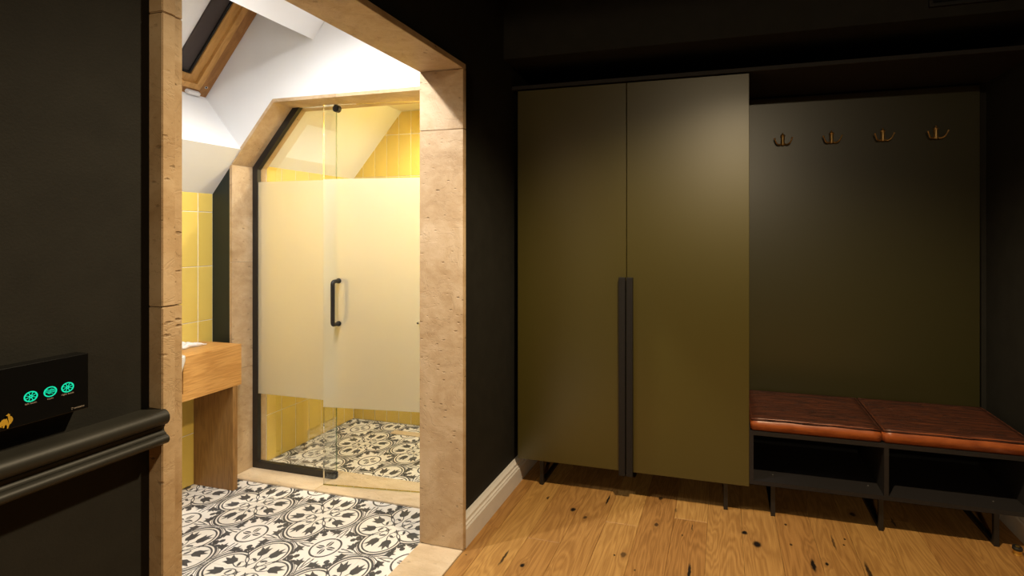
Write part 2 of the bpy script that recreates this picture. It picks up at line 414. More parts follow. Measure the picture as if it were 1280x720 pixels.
# moulded chair rail ending on the stone
def rail_profile():
    pts = [(0, 1.013), (.022, 1.0125)]
    for k in range(0, 10): a = PI*.55-k*PI*.110; pts.append((.0355+.0165*math.cos(a), .9970+.0155*math.sin(a)))
    pts += bez((.0420, .9825), (.0350, .9790), (.0345, .9700), (.0400, .9668), 8)[1:]
    pts += [(.0430, .9655), (.0418, .9648), (.0432, .9640)]
    for k in range(0, 10): a = PI*.42-k*PI*.115; pts.append((.0395+.0120*math.cos(a), .9545+.0095*math.sin(a)))
    pts += [(.020, .9440), (0, .9440)]
    return pts
bm = B(); prism(bm, [(XA+a, YH0, z) for a, z in rail_profile()], (0, .7385-YH0, 0))
struct(fin('trim_2', bm, 'dark_trim_paint', smooth='auto'))

# ------------------------------------------------------------------ travertine lining of the doorway, slab by slab
def stone(parent, bm, mat='travertine', bevel=.0015):
    es = [e for e in bm.edges if len(e.link_faces) == 2 and e.calc_face_angle(0) > .5]
    bmesh.ops.bevel(bm, geom=es, offset=bevel, segments=2, affect='EDGES', clamp_overlap=True)
    return fin('stone_slab', bm, mat, parent)
lining = struct(empty('trim_3', (XS, YJ0, 0)))
g = .0008
for z0, z1 in ((.007, 1.808), (1.808, ZL)):          # right jamb
    stone(lining, box(B(), XI, XS, YJ1, YJ1+.024, z0+g, z1-g))
for z0, z1 in ((.007, 1.214), (1.214, 1.80), (1.80, ZL)):          # left jamb: a slab and a narrower stop strip on it
    stone(lining, box(B(), XI, XS, YJ0-.041, YJ0-.0165, z0+g, z1-g))
    stone(lining, box(B(), XI, XS-.004, YJ0-.0165, YJ0, z0+g, z1-g))
for y0, y1 in ((YJ0-.041, YJ1+.024),):              # lintel
    stone(lining, box(B(), XI, XS, y0+g, y1-g, ZL+g, ZL+.024))
for y0, y1 in ((YJ0-.041, 1.30), (1.30, YJ1+.024)):              # sill stone
    stone(lining, box(B(), XI, XS-.0035, y0+g, y1-g, -.02, .006), 'travertine_floor')

# ------------------------------------------------------------------ bathroom shell
slab('floor_bathroom', XK-.1, XI, .35, YS+.02, -.05, -.009, mat='floor_grout')
slab('floor_shower', XKS-.1, XI, YS2-.02, YT+.1, -.05, -.009, mat='floor_grout')
YBF = .45
slab('wall_bathroom_front', XK-.1, XI, YBF-.1, YBF, 0, 2.9, mat='green_black_paint')  # unseen wall, set close and dark to keep bright reflections off the wardrobe
slab('wall_bathroom_right', XI, XI+.012, YBF, YJ0-.041, 0, ZB, mat='green_black_paint')  # unseen too, painted dark to cut the bathroom glow mirrored in the wardrobe
bm = box(B(), XI, XI+.012, YJ1+.024, YS, 0, ZB); box(bm, XI, XI+.012, YJ0-.041, YJ1+.024, ZL+.024, ZB); struct(fin('wall_bathroom_door_side', bm, 'white_paint'))
slab('ceiling_bathroom', roof_x(ZB)-.1, XI+.012, .35, YS, ZB, ZB+.1, mat='white_paint')
kb = slab('wall_bathroom_left', XK-.12, XK-.003, .35, YS, 0, 1.62, mat='grout')
# partition between bathroom and shower, with the clipped-corner opening
XO0, XO1 = -2.637, -1.36; ZO = 2.070
def gable(bm, pts, y0, y1): prism(bm, [(x, y0, z) for x, z in pts], (0, y1-y0, 0))
st = .018
bm = B()
gable(bm, [(XK-.1, 0), (XO0-st, 0), (XO0-st, 1.742), (XK, 1.60), (XK-.1, 1.585)], YS, YS2)
gable(bm, [(XO1+st, 0), (XI+.012, 0), (XI+.012, 3.0), (XO1+st, 3.0)], YS, YS2)
# above the opening, up behind the roof-window reveal
gable(bm, [(XO0-st, 1.742), (-2.358, ZO+st), (XO1+st, ZO+st), (XO1+st, 3.0), (-2.3, 3.0), (-3.25, 2.25), (-3.1, 1.742)], YS, YS2)
bmesh.ops.recalc_face_normals(bm, faces=bm.faces)
for f in bm.faces:
    c_ = f.calc_center_median()
    if f.normal.y < -.9 and c_.x < -2.66 and c_.z < 1.3: f.material_index = 1
struct(fin('wall_shower_partition', bm, ['white_paint', 'green_black_paint']))

# sloping ceiling with the roof-window hole
SK0, SK1 = (-2.575, roof_z(-2.575)), (-2.097, roof_z(-2.097))     # edges of the hole on the slope
W0, W1 = Vector((-2.833, 2.129)), Vector((-2.458, 2.575))         # bottom and top of the window
YW0 = 1.36
def slope_strip(bm, xa, xb, y0, y1, th=.03):
    nrm = Vector((-1.17, 0, 1)).normalized()*th
    prism(bm, [(xa, y0, roof_z(xa)), (xb, y0, roof_z(xb)), (xb, y1, roof_z(xb)), (xa, y1, roof_z(xa))], nrm)
bm = B()
slope_strip(bm, XK-.1, SK0[0], .35, YS); slope_strip(bm, SK1[0], roof_x(ZB)+.02, .35, YS); slope_strip(bm, SK0[0], SK1[0], .35, YW0)
struct(fin('ceiling_slope', bm, 'white_paint'))
bm = B()   # reveals: sill, head and far cheek
prism(bm, [(SK0[0], YW0, SK0[1]), (SK0[0], YS, SK0[1]), (W0.x, YS, W0.y), (W0.x, YW0, W0.y)], (-.02, 0, -.02))
prism(bm, [(SK1[0], YW0, SK1[1]), (SK1[0], YS, SK1[1]), (W1.x, YS, W1.y), (W1.x, YW0, W1.y)], (.02, 0, .04))
prism(bm, [(SK0[0], YW0, SK0[1]), (SK1[0], YW0, SK1[1]), (W1.x, YW0, W1.y), (W0.x, YW0, W0.y)], (0, -.02, 0))
struct(fin('trim_4', bm, 'white_paint'))

# roof window: mitred rings of timber, dark cladding and the drawn blind
tv = Vector((W1.x-W0.x, 0, W1.y-W0.y)); LEN = tv.length; tv.normalize(); nv = Vector((-tv.z, 0, tv.x))
WO = Vector((W0.x, 0, W0.y))
def wp(s, y, n): return WO+tv*s+nv*n+Vector((0, y, 0))
win = struct(empty('window_1', wp(0, YS, 0)))
def ring(name, d0, d1, n0, n1, mat):
    """four mitred members between offsets d0 and d1 from the opening, from depth n0 to n1"""
    S0, S1, Y0, Y1 = -.018, LEN+.22, YW0, YS
    def corner(d, k): return [(S0+d, Y0+d), (S1-d, Y0+d), (S1-d, Y1-d), (S0+d, Y1-d)][k]
    for k in range(4):
        a0, a1, b0, b1 = corner(d0, k), corner(d0, (k+1) % 4), corner(d1, k), corner(d1, (k+1) % 4)
        bm = B(); prism(bm, [wp(a0[0], a0[1], n0), wp(a1[0], a1[1], n0), wp(b1[0], b1[1], n0), wp(b0[0], b0[1], n0)], nv*(n1-n0))
        fin(name, bm, mat, win)
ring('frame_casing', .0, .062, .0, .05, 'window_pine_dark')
ring('sash_lip', .058, .088, -.012, .05, 'window_pine')
ring('sash', .086, .128, .004, .06, 'window_pine')
ring('gasket', .127, .137, .012, .06, 'rubber')
ring('sash_cladding', .136, .212, .020, .07, 'cladding')
bm = B(); prism(bm, [wp(.18, YW0+.2, .032), wp(LEN+.03, YW0+.2, .032), wp(LEN+.03, YS-.2, .032), wp(.18, YS-.2, .032)], nv*.004); fin('roller_blind', bm, 'blind_fabric', win)
bm = B(); prism(bm, [wp(.1, YW0+.1, .075), wp(LEN+.12, YW0+.1, .075), wp(LEN+.12, YS-.1, .075), wp(.1, YS-.1, .075)], nv*.004); fin('window_pane', bm, 'clear_glass', win)
def wbox(name, s0, s1, y0, y1, n0, n1, mat, par, bev=.002):
    bm = B(); prism(bm, [wp(s0, y0, n0), wp(s1, y0, n0), wp(s1, y1, n0), wp(s0, y1, n0)], nv*(n1-n0))
    bmesh.ops.bevel(bm, geom=list(bm.edges), offset=bev, segments=2, affect='EDGES', clamp_overlap=True); return fin(name, bm, mat, par)
wbox('window_latch', .004, .026, 2.045, 2.115, -.024, .002, 'white_plastic', win, .004)
bm = B(); tube(bm, [wp(.062, 2.135, -.004), wp(.062, 2.135, .004)], .008, 14); fin('screw_plug', bm, 'screw_steel', win)
bm = B(); tube(bm, [wp(.062, 2.135, -.0055), wp(.062, 2.135, .0)], .0045, 12); fin('screw_hole', bm, 'rubber', win)

# ------------------------------------------------------------------ yellow wall tiles, one by one
tile_cache = {}
def wall_tiles(parent, org, du, nrm, us, vs_, clips=(), thick=.0028):
    """tiles in the plane through org spanned by du (horizontal) and z; us, vs_ are the joint lines"""
    du = Vector(du); nrm = Vector(nrm); org = Vector(org); gp = .0020
    for u0, u1 in zip(us[:-1], us[1:]):
        for v0, v1 in zip(vs_[:-1], vs_[1:]):
            poly = [(u0+gp, v0+gp), (u1-gp, v0+gp), (u1-gp, v1-gp), (u0+gp, v1-gp)]
            for c_ in clips: poly = clip2(poly, *c_)
            if len(poly) < 3: continue
            full = len(poly) == 4 and not clips
            P0 = org+du*poly[0][0]+Vector((0, 0, poly[0][1]))
            key = (tuple(round(x, 3) for x in du), tuple(nrm), tuple((round(a-poly[0][0], 4), round(b-poly[0][1], 4)) for a, b in poly))
            if key not in tile_cache:
                bm = B(); prism(bm, [du*(a-poly[0][0])+Vector((0, 0, b-poly[0][1])) for a, b in poly], nrm*thick)
                bmesh.ops.recalc_face_normals(bm, faces=bm.faces)
                front = [f for f in bm.faces if f.normal.dot(nrm) > .9]
                es = [e for f in front for e in f.edges]
                bmesh.ops.bevel(bm, geom=es, offset=.0012, segments=1, affect='EDGES', clamp_overlap=True)
                me = bpy.data.meshes.new('wall_tile'); bm.to_mesh(me); bm.free(); me.materials.append(M['yellow_tile']); tile_cache[key] = me
            o = bpy.data.objects.new('wall_tile', tile_cache[key]); COL.objects.link(o); o.parent = parent
            o.location = P0 - parent.location
def ladder(a, b, anchor, step):
    k0 = math.ceil((a-anchor)/step-1e-6); out = [a]; k = k0
    while anchor+k*step < b-1e-6:
        v = anchor+k*step
        if v-a > .004: out.append(v)
        k += 1
    if b-out[-1] < .004: out.pop()
    return out+[b]
wall_tiles(kb, (XK-.003, 0, 0), (0, 1, 0), (1, 0, 0), ladder(.9, YS, 2.0835, .1023), ladder(0, 1.585, 1.480, .3005))
ksw = slab('wall_shower_left', XKS-.12, XKS-.003, YS2, YT+.12, 0, 1.80, mat='grout')
wall_tiles(ksw, (XKS-.003, 0, 0), (0, 1, 0), (1, 0, 0), ladder(YS2, YT, 2.477, .1045), ladder(0, 1.763, 1.7735, .2995))
bks = slab('wall_shower_back', XKS-.12, XI+.1, YT+.003, YT+.12, 0, 2.30, mat='grout')
k_ = 1.16
wall_tiles(bks, (0, YT+.003, 0), (1, 0, 0), (0, -1, 0), ladder(XKS, XI, -2.552, .1003), ladder(0, 2.235, 1.771, .2995), clips=((-k_, 1, 1.763-k_*XKS),))
slab('wall_shower_right', XI, XI+.1, YS2, YT+.1, 0, 2.30, mat='yellow_paint')
XF = XKS+(2.235-1.763)/k_
bm = B(); prism(bm, [(XKS-.05, YS2, 1.763-.05*k_), (XF, YS2, 2.235), (XF, YT+.05, 2.235), (XKS-.05, YT+.05, 1.763-.05*k_)], (-.03, 0, .03)); struct(fin('ceiling_shower_slope', bm, 'white_paint'))
slab('ceiling_shower', XF-.03, XI+.1, YS2, YT+.1, 2.237, 2.30, mat='white_paint')

# ------------------------------------------------------------------ printed cement floor tiles
TS = 0.2015
def ribbon(bm, pts, wd, z, mat, closed=False):
    n = len(pts); L = []; R_ = []
    for i, p_ in enumerate(pts):
        a = Vector((*pts[(i-1) % n], 0)) if (closed or i > 0) else Vector((*p_, 0))
        b = Vector((*pts[(i+1) % n], 0)) if (closed or i < n-1) else Vector((*p_, 0))
        d = (b-a).normalized(); nn = Vector((-d.y, d.x, 0)); w_ = wd[i] if isinstance(wd, list) else wd
        L.append((p_[0]+nn.x*w_/2, p_[1]+nn.y*w_/2)); R_.append((p_[0]-nn.x*w_/2, p_[1]-nn.y*w_/2))
    for i in range(n if closed else n-1):
        j = (i+1) % n; inkpoly(bm, [L[i], R_[i], R_[j], L[j]], z, mat)
def inkpoly(bm, pts, z, mat):
    pts = list(pts)
    for c_ in ((-1, 0, -.004), (0, -1, -.004), (1, 0, .996), (0, 1, .996)):
        pts = clip2(pts, *c_)
        if len(pts) < 3: return
    ar = sum(pts[i][0]*pts[(i+1) % len(pts)][1]-pts[(i+1) % len(pts)][0]*pts[i][1] for i in range(len(pts)))
    if abs(ar) < 1e-7: return
    if ar < 0: pts = pts[::-1]
    try: bm.faces.new([bm.verts.new(((a-.5)*TS, (b-.5)*TS, z)) for a, b in pts]).material_index = mat
    except ValueError: pass
def arc(cx, cy, r, a0, a1, n=18): return [(cx+r*math.cos(math.radians(a0+(a1-a0)*i/n)), cy+r*math.sin(math.radians(a0+(a1-a0)*i/n))) for i in range(n+1)]
def tile_mesh():
    bm = box(B(), -TS/2+.0004, TS/2-.0004, -TS/2+.0004, TS/2-.0004, -.009, 0)
    zc, zi = .00015, .0003
    c, r = .505, .458
    def both(f):
        f(lambda p_: p_); f(lambda p_: (p_[1], p_[0]))
    def outer_cream(mp):
        a_end = math.degrees(math.acos(max(-1, min(1, (.452-c)/r)))); pts = [mp(q_) for q_ in arc(c, 0, r-.01, 0, 96.5, 14)]+[mp((0, 0))]
        for i in range(1, len(pts)-2): inkpoly(bm, [pts[0], pts[i], pts[i+1]], zc, 1)
        inkpoly(bm, [pts[0], pts[-2], pts[-1]], zc, 1)
    both(outer_cream)
    tulip = [(-.02, -.035), (.03, -.075), (.10, -.075), (.165, -.085), (.130, -.035), (.225, -.005), (.135, .022), (.185, .085), (.10, .062), (.04, .070), (-.02, .035)]
    def place(poly, x, y, deg, s): 
        cs, sn_ = math.cos(math.radians(deg)), math.sin(math.radians(deg)); return [(x+s*(a*cs-b*sn_), y+s*(a*sn_+b*cs)) for a, b in poly]
    def fan(poly, mp):
        cx = sum(p_[0] for p_ in poly)/len(poly); cy = sum(p_[1] for p_ in poly)/len(poly)
        for i in range(len(poly)): inkpoly(bm, [mp((cx, cy)), mp(poly[i]), mp(poly[(i+1) % len(poly)])], zi, 2)
    acan = [(-.09, -.03), (-.02, -.045), (.03, -.09), (.06, -.035), (.13, -.04), (.075, .01), (.12, .065), (.045, .045), (.0, .085), (-.03, .03)]
    leaf = [(-.06, 0), (-.02, -.03), (.05, -.02), (.10, .02), (.03, .035), (-.03, .03)]
    def half(mp):
        ribbon(bm, [mp(q_) for q_ in arc(c, 0, r-.006, 0, 96.5, 22)], .046, zi, 2)
        ribbon(bm, [mp(q_) for q_ in arc(c, 0, r-.078, 0, 112, 22)], .034, zi, 2)
        ribbon(bm, [mp(q_) for q_ in arc(c, 0, r+.036, 0, 60, 16)], .012, zi, 2)
        # scroll from the bud to the tulip
        ribbon(bm, [mp(q_) for q_ in bez((.335, .315), (.26, .15), (.13, .22), (.155, .085), 10)+bez((.155, .085), (.20, .0), (.36, .02), (.46, .115), 8)[1:]], .021, zi, 2)
        ribbon(bm, [mp(q_) for q_ in bez((.27, .19), (.33, .20), (.35, .14), (.29, .13), 6)], .018, zi, 2)
        fan(place(tulip, .455, .140, 14, 1.42), mp)
        fan(place(leaf, .30, .10, 60, 1.0), mp)
        # sprays round the ring
        ribbon(bm, [mp(q_) for q_ in bez((1.0, .16), (.97, .30), (.93, .30), (.90, .40), 8)], .024, zi, 2)
        ribbon(bm, [mp(q_) for q_ in bez((1.0, .30), (.985, .42), (.95, .50), (.955, .58), 8)], .024, zi, 2)
        fan(place(acan, .850, .445, 118, 1.25), mp)
        fan(place(leaf, .735, .465, 165, 1.25), mp)
        fan(place(leaf, .955, .595, 80, .55), mp)
        fan([(1.0, .055), (.965, .115), (1.0, .125)], mp)
        fan([(1.0, .205), (.965, .145), (1.0, .135)], mp)
        # cross in the ring
        fan([(.985, .975), (.945, .90), (.955, .81), (.985, .775), (.990, .90)], mp)
    both(half)
    ident = lambda p_: p_
    fan([(.105+.078*(1 if k % 2 == 0 else .34)*math.cos(PI/4+k*PI/4), .105+.078*(1 if k % 2 == 0 else .34)*math.sin(PI/4+k*PI/4)) for k in range(8)], ident)
    fan([(.34+.036*math.cos(k*PI/4), .34+.036*math.sin(k*PI/4)) for k in range(8)], ident)
    ribbon(bm, [(.35, .35), (.47, .47), (.54, .54)], .022, zi, 2)
    spade = [(.50, .50), (.535, .47), (.60, .47), (.625, .51), (.60, .56), (.655, .57), (.685, .625), (.665, .665), (.625, .685), (.57, .655), (.56, .60), (.51, .625), (.47, .60), (.47, .535)]
    fan(spade, ident)
    ribbon(bm, arc(1, 1, .305, 180, 270, 18), .038, zi, 2)
    me = bpy.data.meshes.new('floor_tile'); bm.to_mesh(me); bm.free()
    for m in ('tile_white', 'tile_cream', 'tile_ink'): me.materials.append(M[m])
    return me
TM = tile_mesh()
def floor_tiles(parent, node, x0_, x1_, y0_, y1_):
    ia, ib = math.floor((x0_-node[0])/TS), math.ceil((x1_-node[0])/TS); ja, jb = math.floor((y0_-node[1])/TS), math.ceil((y1_-node[1])/TS)
    for i in range(ia, ib):
        for j in range(ja, jb):
            rot = {(0, 0): 0, (1, 0): 90, (1, 1): 180, (0, 1): 270}[(i % 2, j % 2)]
            cx, cy = node[0]+(i+.5)*TS, node[1]+(j+.5)*TS
            me = TM
            if cx-TS/2 < x0_-1e-4 or cx+TS/2 > x1_+1e-4 or cy-TS/2 < y0_-1e-4 or cy+TS/2 > y1_+1e-4:
                if min(cx+TS/2, x1_)-max(cx-TS/2, x0_) < .004 or min(cy+TS/2, y1_)-max(cy-TS/2, y0_) < .004: continue
                bm = B(); bm.from_mesh(TM); Rm = Matrix.Rotation(math.radians(rot), 4, 'Z')
                for co, no in (((x0_-cx, 0, 0), (-1, 0, 0)), ((x1_-cx, 0, 0), (1, 0, 0)), ((0, y0_-cy, 0), (0, -1, 0)), ((0, y1_-cy, 0), (0, 1, 0))):
                    bmesh.ops.bisect_plane(bm, geom=list(bm.verts)+list(bm.edges)+list(bm.faces), plane_co=Rm.inverted() @ Vector(co), plane_no=Rm.inverted() @ Vector(no), clear_outer=True)
                me = bpy.data.meshes.new('floor_tile'); bm.to_mesh(me); bm.free()
                for m in ('tile_white', 'tile_cream', 'tile_ink'): me.materials.append(M[m])
            o = bpy.data.objects.new('floor_tile', me); COL.objects.link(o); o.parent = parent
            o.location = Vector((cx, cy, 0))-parent.location; o.rotation_euler.z = math.radians(rot)
floor_tiles(bpy.data.objects['floor_bathroom'], (-1.868, 1.990), XK+.001, XI-.0015, YBF+.001, YS+.001)
floor_tiles(bpy.data.objects['floor_shower'], (-2.250, 2.741), XKS+.001, XI-.0015, YS2+.001, YT-.001)

# ------------------------------------------------------------------ travertine lining of the shower opening
lin2 = struct(empty('trim_5', (XO0, YS, 0)))
y0, y1 = YS-.004, YS2+.004
def sl(pts): bm = B(); prism(bm, [(x, y0, z) for x, z in pts], (0, y1-y0, 0)); return bm
for z0, z1 in ((.009, .600), (.600, 1.200), (1.200, 1.742)):
    top = z1-g
    stone(lin2, sl([(XO0, z0+g), (XO0, top), (XO0-st, top), (XO0-st, z0+g)]))
A0, A1 = (XO0, 1.742), (-2.352, ZO)
dd = Vector((A1[0]-A0[0], A1[1]-A0[1])).normalized(); nn = Vector((-dd.y, dd.x))*st
stone(lin2, sl([A0, A1, (A1[0]-.006, A1[1]+st), (A0[0]+nn.x, A0[1]+nn.y)]))
for xa, xb in ((-2.352, -1.95), (-1.95, XO1+st)):
    stone(lin2, sl([(xa+g, ZO), (xb-g, ZO), (xb-g, ZO+st), (xa+g-(.006 if xa < -2.3 else 0), ZO+st)]))
for z0, z1 in ((.009, 1.1), (1.1, ZO)): stone(lin2, sl([(XO1, z0+g), (XO1+st, z0+g), (XO1+st, z1-g), (XO1, z1-g)]))
for xa, xb in ((XO0-st, -2.085), (-2.085, XO1+st)): stone(lin2, box(B(), xa+g, xb-g, y0, y1, -.02, .008), 'travertine_floor')

# ------------------------------------------------------------------ fixed shower screen
GX1 = -2.066; GY = 2.295
scr = thing('shower_screen', (-2.35, GY, .008), 'fixed clear shower panel with frosted middle band, clipped corner and black edge frame', 'shower screen')
ins = .002
pane = [(XO0+ins, .010), (GX1, .010), (GX1, ZO-ins), (-2.352+.002, ZO-ins), (XO0+ins, 1.742)]
bm = B(); gable(bm, pane, GY-.005, GY+.005); bmesh.ops.recalc_face_normals(bm, faces=bm.faces)
for f in bm.faces: f.material_index = 0 if abs(f.normal.y) > .9 else 1
fin('glass_pane', bm, ['clear_glass', 'glass_edge'], scr)
bm = box(B(), -2.602, GX1-.001, GY-.0062, GY-.0054, .437, 1.657); fin('frosted_band', bm, 'frosted_film', scr)
fw = .036
def off_corner(d):   # frame polygon inset by d from the opening
    n1 = Vector((dd.y, -dd.x))*d; 
    # intersection of x = XO0+d with the shifted diagonal
    px, pz = A0[0]+n1.x, A0[1]+n1.y; s_ = (XO0+d-px)/dd.x; return (XO0+d, pz+dd.y*s_), n1
c0, _n = off_corner(.001); c1, n1 = off_corner(fw)
zt = ZO-.001
def on_diag(n_, z): s_ = (z-(A0[1]+n_.y))/dd.y; return (A0[0]+n_.x+dd.x*s_, z)
bm = B()
gable(bm, [(XO0+.001, .009), c0, c1, (XO0+fw, .009)], GY-.012, GY+.012)
gable(bm, [c0, on_diag(_n, zt), on_diag(n1, zt), c1], GY-.012, GY+.012)
gable(bm, [(XO0+fw, .009), (XO0+fw, .046), (-2.078, .046), (-2.078, .009)], GY-.012, GY+.012)
fin('edge_frame', bm, 'black_metal', scr)
bm = B(); box(bm, -2.135, -2.062, GY-.0135, GY+.0135, .009, .047, bevel=.008, seg=3); fin('end_bracket', bm, 'handle_black', scr, smooth='auto')
bm = B(); lathe(bm, [(.018, -.013), (.0195, -.011), (.0195, .011), (.018, .013)], (-2.062, GY, 2.048), 'y', 24); fin('glass_clamp', bm, 'handle_black', scr, smooth='auto')

# ------------------------------------------------------------------ swinging shower door, a little ajar
hx, hy = -1.372, 2.298; ang = math.atan2(2.298-2.219, 2.078-1.372)
dr = thing('shower_door', (hx, hy, .012), 'frameless glass shower door left slightly ajar, with frosted band and black pull handles', 'shower door')
dr.rotation_euler.z = ang
Wd = .711
def dlocal(bm, name, mats, par=dr, **k): return fin(name, bm, mats, par, world=False, **k)
bm = box(B(), -Wd, 0, -.005, .005, 0, 2.038); bmesh.ops.recalc_face_normals(bm, faces=bm.faces)
for f in bm.faces: f.material_index = 0 if abs(f.normal.y) > .9 else 1
gp_ = dlocal(bm, 'glass_pane', ['clear_glass', 'glass_edge'])
dlocal(box(B(), -Wd+.001, -.001, -.0062, -.0054, .418, 1.640), 'frosted_band', 'frosted_film')
def pull(sgn):
    z0, z1, px, st_ = .868, 1.096, -.618, .050
    s0 = -.0064 if sgn < 0 else .0054
    pts = [(px, s0, z0)] + bez((px, s0+sgn*.018, z0), (px, s0+sgn*st_, z0), (px, s0+sgn*st_, z0), (px, s0+sgn*st_, z0+.032), 8) + bez((px, s0+sgn*st_, z1-.032), (px, s0+sgn*st_, z1), (px, s0+sgn*st_, z1), (px, s0+sgn*.018, z1), 8) + [(px, s0, z1)]
    bm = B(); tube(bm, pts, .0105, 16)
    o = dlocal(bm, 'pull_handle', 'black_metal', smooth='auto')
    for z in (z0, z1):
        bm = B(); lathe(bm, [(.014, 0), (.014, sgn*.006), (.011, sgn*.008)], (px, s0, z), 'y', 20); fin('handle_rose', bm, 'black_metal', o, world=False, smooth='auto')
pull(-1); pull(1)
bm = B(); lathe(bm, [(.008, -.0), (.009, -.004), (.007, -.012), (.004, -.015)], (-.163, -.0065, .884), 'y', 18); dlocal(bm, 'chrome_stud', 'chrome', smooth='auto')
for z in (.25, 1.80):
    bm = box(B(), -.055, .010, -.014, .014, z-.045, z+.045, bevel=.003); dlocal(bm, 'hinge', 'handle_black')

# perforated panel in the shower ceiling, drain cover on the shower floor
bm = box(B(), XF+.012, -1.55, YS2+.12, YT-.02, 2.2295, 2.2365); tag(fin('perforated_panel', bm, 'perforated_metal'), 'perforated pale panel in the flat ceiling above the shower', 'ceiling panel')
bm = box(B(), -2.19, -1.50, 2.915, 2.972, .0, .006, bevel=.001); tag(fin('drain_cover', bm, 'travertine_floor'), 'long beige linear drain cover set in the patterned shower floor', 'drain cover')

# ------------------------------------------------------------------ vanity, basin and towel
vx = -2.505; vz = .768
van = thing('vanity_counter', (-2.64, 1.6, 0), 'thick oak washbasin counter on an oak side panel beside the shower opening', 'counter')
bm = B()
for a in ((XK, vx, 1.807, 2.104), (XK, -2.755, .95, 1.807), (XK, vx, .95, 1.297)): box(bm, a[0]+.001, a[1], a[2], a[3], .5905, vz)
bm2 = B(); box(bm2, XK+.001, vx, .95, 2.104, .552, .590); fin('bottom_board', bm2, 'vanity_oak', van)
fin('counter_box', bm, 'vanity_oak', van)
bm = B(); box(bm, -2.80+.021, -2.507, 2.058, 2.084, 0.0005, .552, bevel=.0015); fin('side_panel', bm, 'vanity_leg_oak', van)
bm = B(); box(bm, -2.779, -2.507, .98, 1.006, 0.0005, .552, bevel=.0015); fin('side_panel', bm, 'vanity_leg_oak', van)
# semi-recessed basin: rounded rectangle with bowl
def rrect(x0_, x1_, y0_, y1_, r, z, n=6):
    out = []
    for cx, cy, a0 in ((x1_-r, y1_-r, 0), (x0_+r, y1_-r, 90), (x0_+r, y0_+r, 180), (x1_-r, y0_+r, 270)):
        for i in range(n+1): a = math.radians(a0+90*i/n); out.append((cx+r*math.cos(a), cy+r*math.sin(a), z))
    return out
bm = B()
secs = [(.050, .610, .060), (.018, .640, .05), (.008, .70, .04), (0, .755, .035), (0, .776, .035), (.003, .780, .033), (.012, .780, .03), (.017, .772, .028), (.03, .70, .04), (.07, .655, .05), (.10, .648, .05)]
rings = [[bm.verts.new(p_) for p_ in rrect(-2.753+i_, -2.462-i_, 1.300+i_, 1.804-i_, r_, z_)] for i_, z_, r_ in secs]
for a, b in zip(rings[:-1], rings[1:]):
    for k in range(len(a)): bm.faces.new((a[k], a[(k+1) % len(a)], b[(k+1) % len(a)], b[k]))
bm.faces.new(rings[0][::-1]); bm.faces.new(rings[-1])
bas = fin('washbasin', bm, 'ceramic', smooth='auto'); tag(bas, 'white ceramic washbasin set into the oak counter, only its rounded corner showing', 'washbasin')
bm = B()   # small folded towel
N = 14; rows = []
for j in range(N+1):
    for_v = []
    y = 1.915+.125*j/N
    for i in range(9):
        x = -2.772+.11*i/8; e = min(i, 8-i)/4; ez = min(j, N-j)/N*2
        h = .010+.018*(1-abs(2*(j/N)-.75))*(.6+.4*math.sin(i*1.1)) + .003*math.sin(j*1.7+i)
        for_v.append((x+.004*math.sin(j*.9), y, vz+max(.006, h)))
    rows.append(for_v)
tv_ = [[bm.verts.new(p_) for p_ in r_] for r_ in rows]; bv = [[bm.verts.new((p_[0], p_[1], vz+.0006)) for p_ in r_] for r_ in rows]
for j in range(N):
    for i in range(8):
        bm.faces.new((tv_[j][i], tv_[j][i+1], tv_[j+1][i+1], tv_[j+1][i])); bm.faces.new((bv[j][i], bv[j+1][i], bv[j+1][i+1], bv[j][i+1]))
    bm.faces.new((tv_[j][0], tv_[j+1][0], bv[j+1][0], bv[j][0])); bm.faces.new((tv_[j][8], bv[j][8], bv[j+1][8], tv_[j+1][8]))
for i in range(8):
    bm.faces.new((tv_[0][i], bv[0][i], bv[0][i+1], tv_[0][i+1])); bm.faces.new((tv_[N][i], tv_[N][i+1], bv[N][i+1], bv[N][i]))
tag(fin('towel', bm, 'cloth', smooth=True), 'small white folded towel lying on the oak counter against the yellow tiles', 'towel')

# ------------------------------------------------------------------ wardrobe
war = thing('wardrobe', (-.475, 2.74, 0), 'tall olive two-door wardrobe with long black edge handles on black sled legs', 'wardrobe')
WX0, WX1 = -1.073, .1185
bm = B()
z0, z1 = .152, 2.130
box(bm, WX0, WX0+.018, YF+.021, 2.975, z0, z1); box(bm, WX1-.018, WX1, YF+.021, 2.975, z0, z1); box(bm, WX0+.018, WX1-.018, YF+.021, 2.975, z0, z0+.018); box(bm, WX0+.018, WX1-.018, YF+.021, 2.975, z1-.018, z1); box(bm, WX0+.018, WX1-.018, 2.965, 2.975, z0+.018, z1-.018)
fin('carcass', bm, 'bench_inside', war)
XM = -.4775
def hand(xa, xb, gx):
    bm = B(); box(bm, xa, xb, YF-.024, YF-.0002, .136, 1.138, bevel=.0015)
    return bm
def shadow_lip(x): return box(B(), x-.003, x+.003, YF-.0265, YF-.0238, .136, 1.138)
for xa, xb, ha, hb, lip in ((WX0, XM-.0018, -.5135, -.4805, -.5105), (XM+.0018, WX1, -.4745, -.4425, -.4455)):
    d = fin('door', box(B(), xa, xb, YF, YF+.020, .150, 2.127, bevel=.0015), 'olive_lacquer', war)
    hd = fin('handle', hand(ha, hb, 0), 'handle_black', d)
    bmh = shadow_lip(lip); pl = d.location
    fin('handle', bmh, 'gloss_black', d) if False else bmh.free()
